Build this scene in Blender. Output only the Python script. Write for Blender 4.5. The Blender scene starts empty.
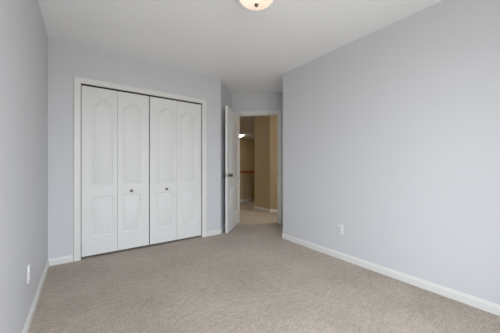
import bpy, bmesh, math
from mathutils import Vector

# ------------------------------------------------------------------ camera, sky, light, exposure
SC = bpy.context.scene
COL = SC.collection
S2 = math.sqrt(0.5)

CAM_H = 1.0655
cam_data = bpy.data.cameras.new('camera')
cam_data.sensor_width = 36.0
cam_data.lens = 235.2 / 500.0 * 36.0
cam_data.clip_start = 0.02
cam = bpy.data.objects.new('camera', cam_data)
COL.objects.link(cam)
cam.location = (0.0, 0.0, CAM_H)
cam.rotation_euler = (math.radians(90), 0.0, -0.6232)
SC.camera = cam

SKY = 9.7            # overcast daylight outside the window
world = bpy.data.worlds.new('overcast_sky')
SC.world = world
world.use_nodes = True
wn = world.node_tree.nodes
wl = world.node_tree.links
bg = wn['Background']
tc = wn.new('ShaderNodeTexCoord')
sp = wn.new('ShaderNodeSeparateXYZ')
rp = wn.new('ShaderNodeValToRGB')
wl.new(tc.outputs['Generated'], sp.inputs[0])
mr = wn.new('ShaderNodeMapRange')
mr.inputs[1].default_value = -1.0
mr.inputs[2].default_value = 1.0
wl.new(sp.outputs[2], mr.inputs[0])
wl.new(mr.outputs[0], rp.inputs[0])
rp.color_ramp.elements[0].position = 0.47
rp.color_ramp.elements[0].color = (0.40, 0.39, 0.37, 1)
rp.color_ramp.elements[1].position = 0.53
rp.color_ramp.elements[1].color = (0.87, 0.935, 1.0, 1)
wl.new(rp.outputs[0], bg.inputs['Color'])
bg.inputs['Strength'].default_value = SKY

# the bedroom window is in the wall behind the camera
WIN = (0.0, 1.50, 0.10, 2.12)          # x0, x1, z0, z1
REAR = -0.44
pl = bpy.data.lights.new('window_portal', 'AREA')
pl.shape = 'RECTANGLE'
pl.size = WIN[1] - WIN[0]
pl.size_y = WIN[3] - WIN[2]
pl.cycles.is_portal = True
po = bpy.data.objects.new('window_portal', pl)
COL.objects.link(po)
po.location = ((WIN[0] + WIN[1]) / 2, REAR - 0.10, (WIN[2] + WIN[3]) / 2)
po.rotation_euler = (math.radians(90), 0, 0)

SC.view_settings.view_transform = 'Standard'
SC.view_settings.look = 'None'
SC.view_settings.gamma = 1.0
SC.view_settings.use_curve_mapping = False
SC.view_settings.exposure = 0.0
SC.cycles.max_bounces = 14
SC.cycles.diffuse_bounces = 10
SC.cycles.use_denoising = True

# ------------------------------------------------------------------ materials
def new_mat(name):
    m = bpy.data.materials.new(name)
    m.use_nodes = True
    return m, m.node_tree.nodes, m.node_tree.links, m.node_tree.nodes['Principled BSDF']

def paint(name, col, rough=0.5, bump=0.0, scale=250.0, stretch=None, spec=0.5, metal=0.0, vary=0.0):
    m, n, l, b = new_mat(name)
    b.inputs['Base Color'].default_value = (*col, 1)
    b.inputs['Roughness'].default_value = rough
    b.inputs['Specular IOR Level'].default_value = spec
    b.inputs['Metallic'].default_value = metal
    t = n.new('ShaderNodeTexCoord')
    mp = n.new('ShaderNodeMapping')
    l.new(t.outputs['Object'], mp.inputs[0])
    if stretch:
        mp.inputs['Scale'].default_value = stretch
    if bump:
        z = n.new('ShaderNodeTexNoise')
        z.inputs['Scale'].default_value = scale
        z.inputs['Detail'].default_value = 3
        l.new(mp.outputs[0], z.inputs['Vector'])
        u = n.new('ShaderNodeBump')
        u.inputs['Strength'].default_value = bump
        u.inputs['Distance'].default_value = 0.004
        l.new(z.outputs['Fac'], u.inputs['Height'])
        l.new(u.outputs[0], b.inputs['Normal'])
    if vary:
        z2 = n.new('ShaderNodeTexNoise')
        z2.inputs['Scale'].default_value = 1.3
        z2.inputs['Detail'].default_value = 4
        l.new(mp.outputs[0], z2.inputs['Vector'])
        r = n.new('ShaderNodeValToRGB')
        r.color_ramp.elements[0].color = (*[c * (1 - vary) for c in col], 1)
        r.color_ramp.elements[1].color = (*[min(1, c * (1 + vary)) for c in col], 1)
        r.color_ramp.elements[0].position = 0.3
        r.color_ramp.elements[1].position = 0.7
        l.new(z2.outputs['Fac'], r.inputs[0])
        l.new(r.outputs[0], b.inputs['Base Color'])
    return m

def carpet_mat():
    m, n, l, b = new_mat('beige_carpet')
    b.inputs['Roughness'].default_value = 1.0
    b.inputs['Specular IOR Level'].default_value = 0.1
    b.inputs['Sheen Weight'].default_value = 0.2
    b.inputs['Sheen Roughness'].default_value = 0.6
    t = n.new('ShaderNodeTexCoord')
    def noise(scale, detail, rough=0.5, sc=(1, 1, 1)):
        mp = n.new('ShaderNodeMapping')
        mp.inputs['Scale'].default_value = sc
        l.new(t.outputs['Object'], mp.inputs[0])
        z = n.new('ShaderNodeTexNoise')
        z.inputs['Scale'].default_value = scale
        z.inputs['Detail'].default_value = detail
        z.inputs['Roughness'].default_value = rough
        l.new(mp.outputs[0], z.inputs['Vector'])
        return z.outputs['Fac']
    def ramp(f, c0, c1, p0, p1):
        r = n.new('ShaderNodeValToRGB')
        r.color_ramp.elements[0].position = p0
        r.color_ramp.elements[1].position = p1
        r.color_ramp.elements[0].color = (*c0, 1)
        r.color_ramp.elements[1].color = (*c1, 1)
        l.new(f, r.inputs[0])
        return r.outputs[0]
    def mult(a, c):
        x = n.new('ShaderNodeMix')
        x.data_type = 'RGBA'
        x.blend_type = 'MULTIPLY'
        x.inputs[0].default_value = 1.0
        l.new(a, x.inputs[6])
        l.new(c, x.inputs[7])
        return x.outputs[2]
    base = ramp(noise(95, 3, 0.7), CARPET_LO, CARPET_HI, 0.32, 0.68)
    wear = ramp(noise(1.9, 4, 0.6), (0.87, 0.86, 0.845), (1.07, 1.07, 1.07), 0.34, 0.66)
    tuft = ramp(noise(17, 3, 0.65, (1, 1.6, 1)), (0.87, 0.865, 0.86), (1.08, 1.08, 1.08), 0.35, 0.65)
    l.new(mult(mult(base, wear), tuft), b.inputs['Base Color'])
    u = n.new('ShaderNodeBump')
    u.inputs['Strength'].default_value = 0.8
    u.inputs['Distance'].default_value = 0.012
    l.new(noise(110, 4, 0.7), u.inputs['Height'])
    l.new(u.outputs[0], b.inputs['Normal'])
    return m

CARPET_LO = (0.298, 0.25, 0.205)
CARPET_HI = (0.615, 0.527, 0.437)
M_CARPET = carpet_mat()
M_WALL = paint('lavender_grey_wall_paint', (0.597, 0.604, 0.628), 0.55, 0.10, 160, spec=0.35)
M_CEIL = paint('white_textured_ceiling', (0.873, 0.885, 0.892), 0.9, 0.5, 70, spec=0.1)
M_TRIM = paint('white_trim_paint', (0.705, 0.70, 0.68), 0.38, 0.05, 60, spec=0.45)
M_DOOR = paint('white_moulded_door_paint', (0.715, 0.718, 0.71), 0.42, 0.22, 60, (3.0, 3.0, 0.18), spec=0.4)
M_TAN = paint('tan_hall_paint', (0.48, 0.39, 0.245), 0.6, 0.08, 160, spec=0.3)
M_WOOD = paint('red_brown_wood', (0.36, 0.095, 0.032), 0.35, 0.1, 40, (1, 8, 8), vary=0.25)
M_NICKEL = paint('brushed_nickel', (0.42, 0.40, 0.37), 0.30, metal=1.0)
M_BRONZE = paint('dark_pewter', (0.16, 0.145, 0.125), 0.35, metal=1.0)
M_TRACK = paint('dark_steel_track', (0.02, 0.02, 0.02), 0.7)
M_PLASTIC = paint('white_plastic', (0.70, 0.70, 0.70), 0.3)
M_SLOT = paint('dark_slot', (0.03, 0.03, 0.03), 0.7)

def glass_mat(name, c_lo, c_hi, strength):
    m, n, l, b = new_mat(name)
    b.inputs['Base Color'].default_value = (0.60, 0.55, 0.48, 1)
    b.inputs['Roughness'].default_value = 0.25
    t = n.new('ShaderNodeTexCoord')
    z = n.new('ShaderNodeTexNoise')
    z.inputs['Scale'].default_value = 9
    z.inputs['Detail'].default_value = 4
    z.inputs['Distortion'].default_value = 1.2
    l.new(t.outputs['Object'], z.inputs['Vector'])
    r = n.new('ShaderNodeValToRGB')
    r.color_ramp.elements[0].position = 0.35
    r.color_ramp.elements[1].position = 0.62
    r.color_ramp.elements[0].color = (*c_lo, 1)
    r.color_ramp.elements[1].color = (*c_hi, 1)
    l.new(z.outputs['Fac'], r.inputs[0])
    l.new(r.outputs[0], b.inputs['Emission Color'])
    b.inputs['Emission Strength'].default_value = strength
    return m

M_GLASS = glass_mat('lit_alabaster_glass', (0.62, 0.42, 0.28), (0.72, 0.62, 0.50), 1.0)
M_CORRIDOR_FILL = glass_mat('added_corridor_fill_glow', (1.0, 0.88, 0.72), (1.0, 0.93, 0.81), 90.0)  # glow of the added corridor fill dome
M_HALL_AND_FILL = glass_mat('lit_hall_lamp_and_fill_glass', (1.0, 0.88, 0.72), (1.0, 0.93, 0.81), 33.0)  # shared by the visible hall lamp and one added fill dome

# ------------------------------------------------------------------ helpers
def link(name, bm, mat, parent=None, smooth=False, loc=None):
    bmesh.ops.recalc_face_normals(bm, faces=bm.faces)
    me = bpy.data.meshes.new(name)
    bm.to_mesh(me)
    bm.free()
    me.materials.append(mat)
    if smooth:
        for p in me.polygons:
            p.use_smooth = True
        me.set_sharp_from_angle(angle=math.radians(38))
    o = bpy.data.objects.new(name, me)
    COL.objects.link(o)
    if loc:
        o.location = loc
    if parent:
        o.parent = parent
    return o

def tag(o, label, cat, kind=None, group=None):
    o['label'] = label
    o['category'] = cat
    if kind:
        o['kind'] = kind
    if group:
        o['group'] = group
    return o

def empty(name, loc=(0, 0, 0), rz=0.0):
    o = bpy.data.objects.new(name, None)
    o.empty_display_size = 0.1
    COL.objects.link(o)
    o.location = loc
    o.rotation_euler = (0, 0, rz)
    return o

def box(bm, x0, x1, y0, y1, z0, z1, bevel=0.0):
    tmp = bmesh.new()
    v = [tmp.verts.new((x, y, z)) for x in (x0, x1) for y in (y0, y1) for z in (z0, z1)]
    for f in ((0, 1, 3, 2), (4, 6, 7, 5), (0, 4, 5, 1), (2, 3, 7, 6), (0, 2, 6, 4), (1, 5, 7, 3)):
        tmp.faces.new([v[i] for i in f])
    if bevel:
        bmesh.ops.bevel(tmp, geom=tmp.edges[:], offset=bevel, segments=2, affect='EDGES', profile=0.5)
    merge(bm, tmp)

def merge(bm, tmp):
    idx = {}
    for v in tmp.verts:
        idx[v] = bm.verts.new(v.co)
    for f in tmp.faces:
        try:
            bm.faces.new([idx[v] for v in f.verts])
        except ValueError:
            pass
    tmp.free()

def prism(bm, pts, z0, z1):
    lo = [bm.verts.new((x, y, z0)) for x, y in pts]
    hi = [bm.verts.new((x, y, z1)) for x, y in pts]
    n = len(pts)
    bm.faces.new(lo[::-1])
    bm.faces.new(hi)
    for i in range(n):
        j = (i + 1) % n
        bm.faces.new((lo[i], lo[j], hi[j], hi[i]))

def lathe(bm, prof, seg=32, axis='z', org=(0, 0, 0)):
    """prof: (radius, height) pairs; axis 'z' up, '-y' towards the viewer of a leaf front, '+y'."""
    def place(r, h, a):
        c, s = math.cos(a) * r, math.sin(a) * r
        if axis == 'z':
            p = (c, s, h)
        elif axis == '-y':
            p = (c, -h, s)
        elif axis == '+y':
            p = (c, h, s)
        elif axis == '-x':
            p = (-h, c, s)
        else:
            p = (h, c, s)
        return (p[0] + org[0], p[1] + org[1], p[2] + org[2])
    rings = []
    for r, h in prof:
        if r < 1e-6:
            rings.append([bm.verts.new(place(0, h, 0))])
        else:
            rings.append([bm.verts.new(place(r, h, 2 * math.pi * k / seg)) for k in range(seg)])
    for a, b in zip(rings, rings[1:]):
        for k in range(seg):
            j = (k + 1) % seg
            if len(a) == 1 and len(b) == 1:
                continue
            if len(a) == 1:
                bm.faces.new((a[0], b[k], b[j]))
            elif len(b) == 1:
                bm.faces.new((a[k], a[j], b[0]))
            else:
                bm.faces.new((a[k], a[j], b[j], b[k]))

def sweep_floor(bm, path, prof):
    """baseboard: path of (x, y) with the room on its right-hand side; prof of (out, z)."""
    n = len(path)
    P = [Vector(p) for p in path]
    rings = []
    for i in range(n):
        if i == 0:
            d = (P[1] - P[0]).normalized(); m = Vector((d.y, -d.x))
        elif i == n - 1:
            d = (P[-1] - P[-2]).normalized(); m = Vector((d.y, -d.x))
        else:
            d0 = (P[i] - P[i - 1]).normalized(); d1 = (P[i + 1] - P[i]).normalized()
            n0 = Vector((d0.y, -d0.x)); n1 = Vector((d1.y, -d1.x))
            m = (n0 + n1) / (1 + n0.dot(n1))
        rings.append([bm.verts.new((P[i].x + m.x * o, P[i].y + m.y * o, z)) for o, z in prof])
    k = len(prof)
    for a, b in zip(rings, rings[1:]):
        for i in range(k):
            j = (i + 1) % k
            bm.faces.new((a[i], a[j], b[j], b[i]))
    bm.faces.new(rings[0][::-1])
    bm.faces.new(rings[-1])

BASE = [(0, 0.001), (0.013, 0.001), (0.013, 0.054), (0.0115, 0.059), (0.008, 0.063), (0.0065, 0.071), (0.004, 0.076), (0, 0.076)]
CASE = [(0, 0), (0, 0.009), (0.004, 0.012), (0.016, 0.010), (0.022, 0.012), (0.050, 0.015), (0.060, 0.017), (0.066, 0.015), (0.068, 0.010), (0.068, 0)]

def casing(bm, x0, x1, z1, y=0.0):
    """door casing around an opening x0..x1 by z1 in the plane y, towards -y."""
    path = [((x0, 0.001), (-1, 0)), ((x0, z1), (-1, 1)), ((x1, z1), (1, 1)), ((x1, 0.001), (1, 0))]
    rings = [[bm.verts.new((px + ox * s, y - t, pz + oz * s)) for s, t in CASE] for (px, pz), (ox, oz) in path]
    k = len(CASE)
    for a, b in zip(rings, rings[1:]):
        for i in range(k):
            j = (i + 1) % k
            bm.faces.new((a[i], a[j], b[j], b[i]))
    bm.faces.new(rings[0][::-1])
    bm.faces.new(rings[-1])

def arch_loop(x0, x1, z0, zs, rise, n=28):
    """a panel outline, counter-clockwise seen from -y, with a cathedral top when rise > 0"""
    pts = [(x0, z0), (x1, z0)]
    if not rise:
        return pts + [(x1, zs), (x0, zs)]
    c, h = (x0 + x1) / 2, (x1 - x0) / 2
    for i in range(n + 1):
        t = 1 - 2 * i / n
        q = min(1.0, max(0.0, (0.86 - abs(t)) / 0.62))
        w = q * q * (3 - 2 * q)
        pts.append((c + t * h, zs + rise * (0.86 * w + 0.14 * (1 - t * t) * w)))
    return pts

def inset(pts, d):
    n = len(pts)
    out = []
    for i in range(n):
        p0, p1, p2 = Vector(pts[i - 1]), Vector(pts[i]), Vector(pts[(i + 1) % n])
        d0, d1 = (p1 - p0).normalized(), (p2 - p1).normalized()
        n0, n1 = Vector((-d0.y, d0.x)), Vector((-d1.y, d1.x))
        m = (n0 + n1) / max(0.35, 1 + n0.dot(n1))
        out.append((p1.x + m.x * d, p1.y + m.y * d))
    return out

MOULD = [(0.0, 0.0), (0.004, 0.006), (0.009, 0.008), (0.017, 0.008), (0.0255, 0.0015), (0.029, 0.0005)]

def moulded_face(bm, outer, panels, y, sgn, press=1.0):
    """front sheet of a moulded door at plane y with pressed panels; sgn=+1: the press goes to +y"""
    edges = []
    def ring(pts, yy):
        return [bm.verts.new((x, yy, z)) for x, z in pts]
    def loop_edges(vs):
        return [bm.edges.new((vs[i], vs[(i + 1) % len(vs)])) for i in range(len(vs))]
    o = ring(outer, y)
    edges += loop_edges(o)
    firsts = []
    for p in panels:
        r = ring(p, y)
        edges += loop_edges(r)
        firsts.append(r)
    bmesh.ops.triangle_fill(bm, use_beauty=True, use_dissolve=False, edges=edges)
    for p, prev in zip(panels, firsts):
        for d, dep in MOULD[1:]:
            cur = ring(inset(p, d), y + sgn * dep * press)
            for i in range(len(cur)):
                j = (i + 1) % len(cur)
                bm.faces.new((prev[i], prev[j], cur[j], cur[i]))
            prev = cur
        bmesh.ops.triangle_fill(bm, use_beauty=True, edges=[bm.edges.get((prev[i], prev[(i + 1) % len(prev)])) for i in range(len(prev))])
    return o

def door_leaf_bm(x0, x1, z0, z1, thick, panels, both=False, press=1.0):
    bm = bmesh.new()
    outer = [(x0, z0), (x1, z0), (x1, z1), (x0, z1)]
    f = moulded_face(bm, outer, panels, 0.0, 1, press)
    if both:
        b = moulded_face(bm, outer, panels, thick, -1, press)
    else:
        b = [bm.verts.new((x, thick, z)) for x, z in outer]
        bm.faces.new(b)
    for i in range(4):
        j = (i + 1) % 4
        bm.faces.new((f[i], f[j], b[j], b[i]))
    return bm

# ------------------------------------------------------------------ the room's plan
XL, XR = -0.287, 2.431            # left and right wall
YC = 3.302                        # closet wall
XC = 1.799                        # its right-hand corner, where the alcove turns off at 45 degrees
YR = 2.546                        # far end of the right wall
H = 2.44
A = Vector((2.3298, 3.8326))      # corner of the alcove's left side and the entry wall
def L(u, v):                      # entry wall frame: u along it to the right, v into the hall
    return (A.x + S2 * (u + v), A.y + S2 * (v - u))
UA = 0.981                        # width of the alcove
T = 0.12

def structure(name, bm, mat, label, cat):
    return tag(link(name, bm, mat), label, cat, 'structure')

bm = bmesh.new(); box(bm, -0.45, 8.4, REAR - 0.16, 9.8, -0.10, 0.0)
structure('floor', bm, M_CARPET, 'beige cut pile carpet running from the bedroom out into the hallway', 'carpet floor')
bm = bmesh.new(); box(bm, -0.45, 8.4, REAR - 0.16, 9.8, H, H + 0.1)
structure('ceiling', bm, M_CEIL, 'white lightly textured ceiling over the empty room', 'ceiling')

bm = bmesh.new(); box(bm, XL - T, XL, REAR - T, YC + T, 0, H)
structure('wall_left', bm, M_WALL, 'pale lavender grey wall along the left edge of the photo', 'wall')

bm = bmesh.new()
prism(bm, [(XL, YC), (-0.02, YC), (-0.02, YC + T), (XL, YC + T)], 0, H)
prism(bm, [(1.502, YC), (XC, YC), (XC - 0.0497, YC + T), (1.502, YC + T)], 0, H)
prism(bm, [(-0.02, YC), (1.502, YC), (1.502, YC + T), (-0.02, YC + T)], 2.035, H)
structure('wall_back', bm, M_WALL, 'pale lavender grey wall around the white closet doors', 'wall')

bm = bmesh.new()
prism(bm, [(XC, YC), (A.x, A.y), L(0, T), L(-T, T), (XC - 0.0497, YC + T)], 0, H)
structure('wall_alcove_left', bm, M_WALL, 'shaded lavender grey wall of the alcove behind the open entry door', 'wall')

U0, U1, ZD = 0.120, 0.872, 2.035
bm = bmesh.new()
prism(bm, [L(0, 0), L(U0 - 0.02, 0), L(U0 - 0.02, T), L(0, T)], 0, H)
prism(bm, [L(U1 + 0.02, 0), L(3.7, 0), L(3.7, T), L(U1 + 0.02, T)], 0, H)
prism(bm, [L(U0 - 0.02, 0), L(U1 + 0.02, 0), L(U1 + 0.02, T), L(U0 - 0.02, T)], ZD + 0.02, H)
structure('wall_entry', bm, M_WALL, 'lavender grey wall over and beside the bedroom doorway', 'wall')

bm = bmesh.new()
vr = -0.838
prism(bm, [(XR, REAR - T), (XR + T, REAR - T), (XR + T, YR + 0.0497), L(UA + T, 0), L(UA, 0), (XR, YR)], 0, H)
structure('wall_right', bm, M_WALL, 'large blank pale lavender grey wall along the right side', 'wall')

bm = bmesh.new()
y0, y1 = REAR - T, REAR
box(bm, XL, WIN[0], y0, y1, 0, H)
box(bm, WIN[1], XR, y0, y1, 0, H)
box(bm, WIN[0], WIN[1], y0, y1, 0, WIN[2])
box(bm, WIN[0], WIN[1], y0, y1, WIN[3], H)
structure('wall_rear', bm, M_WALL, 'lavender grey wall with the window opening behind the camera', 'wall')

# inside of the closet
bm = bmesh.new()
box(bm, XL - T, 1.75, 4.02, 4.12, 0, H)
box(bm, XL - T, XL, YC + T, 4.02, 0, H)
structure('wall_closet', bm, M_WALL, 'plain wall inside the closed closet behind the bifold doors', 'wall')

# hallway beyond the doorway
bm = bmesh.new(); box(bm, 1.75, 1.87, 3.56, 9.7, 0, H)
structure('wall_hall_left', bm, M_TAN, 'tan wall on the left side of the hallway', 'wall')
bm = bmesh.new(); box(bm, 1.87, 8.3, 9.6, 9.72, 0, H)
structure('wall_hall_far', bm, M_TAN, 'tan wall at the far end of the hallway beyond the half wall', 'wall')
bm = bmesh.new(); box(bm, 8.2, 8.32, 4.745, 9.6, 0, H)
structure('wall_hall_right', bm, M_TAN, 'tan wall closing the stairwell on the right', 'wall')
RID = (3.550, 4.146)
bm = bmesh.new()
prism(bm, [RID, (RID[0] + 2.26, RID[1] - 2.26), (8.2, RID[1] - 2.26), (8.2, 4.745), (3.550, 4.745)], 0, H)
structure('wall_hall_corner', bm, M_TAN, 'tan angled wall corner seen through the open doorway', 'wall')
bm = bmesh.new(); prism(bm, [L(3.7, 0), L(3.82, 0), L(3.82, 1.3), L(3.7, 1.3)], 0, H)
structure('wall_hall_end', bm, M_TAN, 'tan wall at the right end of the hallway', 'wall')

PX, PY = 3.945, 5.86
bm = bmesh.new()
prism(bm, [(PX, PY), (7.6, PY), (7.6, PY + T), (PX + 0.05, PY + T), (PX - 1.9 + 0.085, PY + 1.9 + 0.085), (PX - 1.9, PY + 1.9)], 0, 0.870)
structure('wall_half', bm, M_TAN, 'low tan half wall under the wood cap in the hallway', 'half wall')
bm = bmesh.new()
prism(bm, [(PX + 0.01, PY - 0.03), (7.62, PY - 0.03), (7.62, PY + T + 0.03), (PX + 0.06, PY + T + 0.03), (PX - 1.92 + 0.115, PY + 1.9 + 0.125), (PX - 1.92 - 0.03, PY + 1.9 - 0.01)], 0.870, 0.935)
bmesh.ops.bevel(bm, geom=bm.edges[:], offset=0.006, segments=2, affect='EDGES')
structure('trim_3', bm, M_WOOD, 'red brown wood cap on the hallway half wall', 'rail')

# ------------------------------------------------------------------ baseboards
def baseboard(name, path, label):
    bm = bmesh.new(); sweep_floor(bm, path, BASE)
    structure(name, bm, M_TRIM, label, 'baseboard')
baseboard('baseboard_left', [(XL, REAR), (XL, YC)], 'white baseboard along the left wall')
baseboard('baseboard_back', [(XL, YC), (-0.069, YC)], 'short white baseboard between the left wall and the closet casing')
baseboard('baseboard_alcove_left', [(1.551, YC), (XC, YC), L(0, 0)], 'white baseboard between closet casing and alcove, turning the corner behind the entry door')
baseboard('baseboard_right', [L(UA, 0), (XR, YR), (XR, REAR)], 'white baseboard running the length of the right wall')
baseboard('baseboard_rear', [(XR, REAR), (XL, REAR)], 'white baseboard under the window wall')
baseboard('baseboard_hall_corner', [(3.550, 4.745), RID, (RID[0] + 2.2, RID[1] - 2.2)][::-1][::-1], 'white baseboard around the tan angled wall corner in the hallway')
baseboard('baseboard_half_wall', [(PX - 1.9, PY + 1.9), (PX, PY), (7.6, PY)], 'white baseboard at the foot of the hallway half wall')

# ------------------------------------------------------------------ closet: casing, jamb, track, two bifold doors
CW, CH = 1.482, 2.015
t1 = tag(empty('trim_1', (0, YC, 0)), 'white moulded casing framing the double closet doors', 'door frame', 'structure')
bm = bmesh.new(); casing(bm, 0, CW, CH)
link('casing', bm, M_TRIM, t1, True)
bm = bmesh.new()
box(bm, -0.02, 0, 0, T, 0.001, CH + 0.02)
box(bm, CW, CW + 0.02, 0, T, 0.001, CH + 0.02)
box(bm, 0, CW, 0, T, CH, CH + 0.02)
link('jamb', bm, M_TRIM, t1)
bm = bmesh.new()
box(bm, 0.002, CW - 0.002, 0.012, 0.016, CH - 0.016, CH)
box(bm, 0.002, CW - 0.002, 0.040, 0.044, CH - 0.016, CH)
box(bm, 0.002, CW - 0.002, 0.016, 0.040, CH - 0.004, CH)
tr = link('track', bm, M_TRACK, t1)
tr['label'] = 'dark metal track over the closet doors'

LZ0, LZ1 = 0.028, 1.996
KNOB = [(0.0, 0.0), (0.011, 0.0), (0.010, 0.004), (0.0065, 0.008), (0.0065, 0.014), (0.012, 0.018), (0.0165, 0.023), (0.0165, 0.027), (0.013, 0.031), (0.006, 0.033), (0, 0.0335)]
def bifold(name, leaves, knob, label):
    root = tag(empty(name, (leaves[0][0], YC + 0.010, 0)), label, 'closet door', 'structure')
    x_off = leaves[0][0]
    for i, (x0, x1, p0, p1) in enumerate(leaves):
        panels = [arch_loop(p0, p1, 0.848, 1.800, 0.066), arch_loop(p0, p1, 0.242, 0.712, 0)]
        bm = door_leaf_bm(x0, x1, LZ0, LZ1, 0.030, panels)
        for v in bm.verts:
            v.co.x -= x_off
        lf = link('door_leaf', bm, M_DOOR, root, True)
        if knob[0] == i:
            bm = bmesh.new(); lathe(bm, KNOB, 28, '-y')
            k = link('knob', bm, M_BRONZE, lf, True, (knob[1] - x_off, 0, 0.759))
            k['label'] = 'small round dark metal knob'
bifold('door_1', [(0.005, 0.3655, 0.107, 0.318), (0.3685, 0.7325, 0.422, 0.630)], (1, 0.521),
       'white bifold closet door on the left, nearer the left wall')
bifold('door_2', [(0.7435, 1.1045, 0.843, 1.066), (1.1075, 1.4715, 1.172, 1.376)], (0, 0.958),
       'white bifold closet door on the right, nearer the entry alcove')

# ------------------------------------------------------------------ entry: casing, jamb, open door
t2 = tag(empty('trim_2', (A.x, A.y, 0), -math.pi / 4), 'white casing and jamb framing the bedroom doorway', 'door frame', 'structure')
bm = bmesh.new(); casing(bm, U0, U1, ZD)
link('casing', bm, M_TRIM, t2, True)
bm = bmesh.new()
box(bm, U0 - 0.02, U0, 0, T, 0.001, ZD + 0.02)
box(bm, U1, U1 + 0.02, 0, T, 0.001, ZD + 0.02)
box(bm, U0, U1, 0, T, ZD, ZD + 0.02)
box(bm, U0, U0 + 0.010, 0.040, 0.075, 0.001, ZD)
box(bm, U1 - 0.010, U1, 0.040, 0.075, 0.001, ZD)
box(bm, U0 + 0.010, U1 - 0.010, 0.040, 0.075, ZD - 0.010, ZD)
link('jamb', bm, M_TRIM, t2)
bm = bmesh.new()
box(bm, U1 - 0.0015, U1, 0.004, 0.034, 0.90, 0.96)
box(bm, U1 - 0.003, U1 + 0.012, -0.0165, -0.006, 0.893, 0.945, 0.0015)
box(bm, U1 - 0.003, U1, -0.008, 0.006, 0.893, 0.945)
sp_ = link('strike_plate', bm, M_NICKEL, t2)
sp_['label'] = 'small metal strike plate on the right jamb'

# the leaf is built closed along local +x (hinge at 0) with its hall face at local +y, then swung open
DW = 0.742
pin = L(U0 + 0.003, -0.014)
swing = -math.pi / 4 - math.radians(93.4)
door3 = tag(empty('door_3', (pin[0], pin[1], 0), swing), 'white moulded entry door standing open into the bedroom', 'door', 'structure')
panels = [arch_loop(0.128, DW - 0.128, 0.885, 1.805, 0.075), arch_loop(0.128, DW - 0.128, 0.262, 0.745, 0)]
bm = door_leaf_bm(0.002, DW, 0.012, 2.025, 0.035, panels, True, 1.5)
leaf = link('door_leaf', bm, M_DOOR, door3, True)
HK = [(0.0, 0.0), (0.032, 0.0), (0.032, 0.004), (0.026, 0.008), (0.012, 0.010), (0.011, 0.026), (0.017, 0.034), (0.0255, 0.042), (0.0275, 0.050), (0.0255, 0.058), (0.018, 0.064), (0, 0.066)]
for ax, yy in (('+y', 0.035), ('-y', 0.0)):
    bm = bmesh.new(); lathe(bm, HK, 32, ax)
    k = link('knob', bm, M_BRONZE, leaf, True, (DW - 0.065, yy, 0.925))
    k['label'] = 'round dark metal door knob'
bm = bmesh.new()
box(bm, DW, DW + 0.0012, 0.006, 0.029, 0.897, 0.953)
box(bm, DW, DW + 0.010, 0.012, 0.023, 0.916, 0.934, 0.002)
link('latch_plate', bm, M_NICKEL, leaf)
for z in (0.22, 1.02, 1.80):
    bm = bmesh.new()
    lathe(bm, [(0, -0.046), (0.006, -0.046), (0.006, 0.046), (0.004, 0.050), (0, 0.051)], 14, 'z', (-0.001, -0.004, z))
    box(bm, 0.0005, 0.0018, 0.0, 0.030, z - 0.044, z + 0.044)
    link('hinge', bm, M_NICKEL, door3, True)

# ------------------------------------------------------------------ ceiling lights, and two unseen fill domes added in the hall
def dome_light(name, x, y, R, drop, glass, label, pan=1.0):
    r = tag(empty(name, (x, y, H)), label, 'ceiling light', 'thing')
    bm = bmesh.new()
    P = R * pan
    lathe(bm, [(0, -0.001), (P * 0.86, -0.001), (P * 0.90, -0.012), (P * 0.98, -0.026), (P * 1.03, -0.032), (P * 1.03, -0.040), (P * 0.98, -0.044), (P * 0.90, -0.040)], 56)
    link('base_pan', bm, M_BRONZE, r, True)
    bm = bmesh.new()
    prof = []
    for i in range(15):
        a = math.pi / 2 * i / 14
        prof.append((R * 0.985 * math.cos(a), -0.040 - (drop - 0.040) * math.sin(a)))
    prof[-1] = (0, -drop)
    lathe(bm, prof, 56)
    g = link('glass_shade', bm, glass, r, True)
    g['label'] = 'glowing alabaster glass bowl'
    bm = bmesh.new()
    lathe(bm, [(0, 0.004), (0.015, 0.003), (0.017, -0.001), (0.014, -0.005), (0.0135, -0.009), (0.011, -0.014), (0.005, -0.017), (0, -0.0175)], 24)
    link('finial', bm, M_BRONZE, r, True, (0, 0, -drop))
    return r
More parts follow.
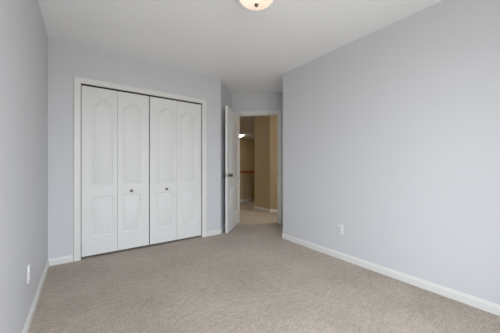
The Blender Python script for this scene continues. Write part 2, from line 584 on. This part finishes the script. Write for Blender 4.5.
dome_light('ceiling_light', 1.100, 1.445, 0.150, 0.125, M_GLASS, 'lit alabaster dome light with metal finial on the bedroom ceiling')
dome_light('ceiling_light', 5.62, 8.65, 0.17, 0.075, M_HALL_AND_FILL, 'bright dome light on the hallway ceiling seen past the open door', 0.6)

dome_light('ceiling_light', 2.75, 6.3, 0.17, 0.11, M_HALL_AND_FILL, 'added unseen fill dome on the hallway ceiling behind the closet wall', 0.6)  # out of view, added to brighten the hall walls and ceiling
lx, ly = L(2.3, 0.55)
dome_light('ceiling_light', lx, ly, 0.165, 0.11, M_CORRIDOR_FILL, 'added unseen fill dome on the hallway ceiling round the corner from the doorway')  # added fill out of view, lights the angled tan wall

# ------------------------------------------------------------------ wall outlets
def outlet(x, y, z, side, label):
    """duplex outlet on a wall in the plane x; side=-1 faces -x, +1 faces +x"""
    r = tag(empty('wall_outlet', (x, y, z), math.pi if side < 0 else 0), label, 'outlet', 'thing')
    bm = bmesh.new(); box(bm, 0.0, 0.007, -0.037, 0.037, -0.060, 0.060, 0.0025)
    link('cover_plate', bm, M_PLASTIC, r, True)
    for dz in (-0.0205, 0.0205):
        bm = bmesh.new(); box(bm, 0.006, 0.0095, -0.0165, 0.0165, dz - 0.0145, dz + 0.0145, 0.0015)
        f = link('receptacle', bm, M_PLASTIC, r, True)
        bm = bmesh.new()
        box(bm, 0.009, 0.0099, -0.0085, -0.0062, dz - 0.002, dz + 0.0075)
        box(bm, 0.009, 0.0099, 0.0062, 0.0085, dz - 0.002, dz + 0.0065)
        box(bm, 0.009, 0.0099, -0.0025, 0.0025, dz - 0.010, dz - 0.0055)
        link('slots', bm, M_SLOT, f)
    bm = bmesh.new(); lathe(bm, [(0, 0.0085), (0.003, 0.008), (0.0035, 0.0068), (0.0035, 0.006)], 14, '+x')
    link('screw', bm, M_NICKEL, r, True)
outlet(XR, 1.594, 0.338, -1, 'white duplex outlet low on the blank right wall')
outlet(XL, 2.150, 0.350, 1, 'white outlet low on the left wall above its baseboard')
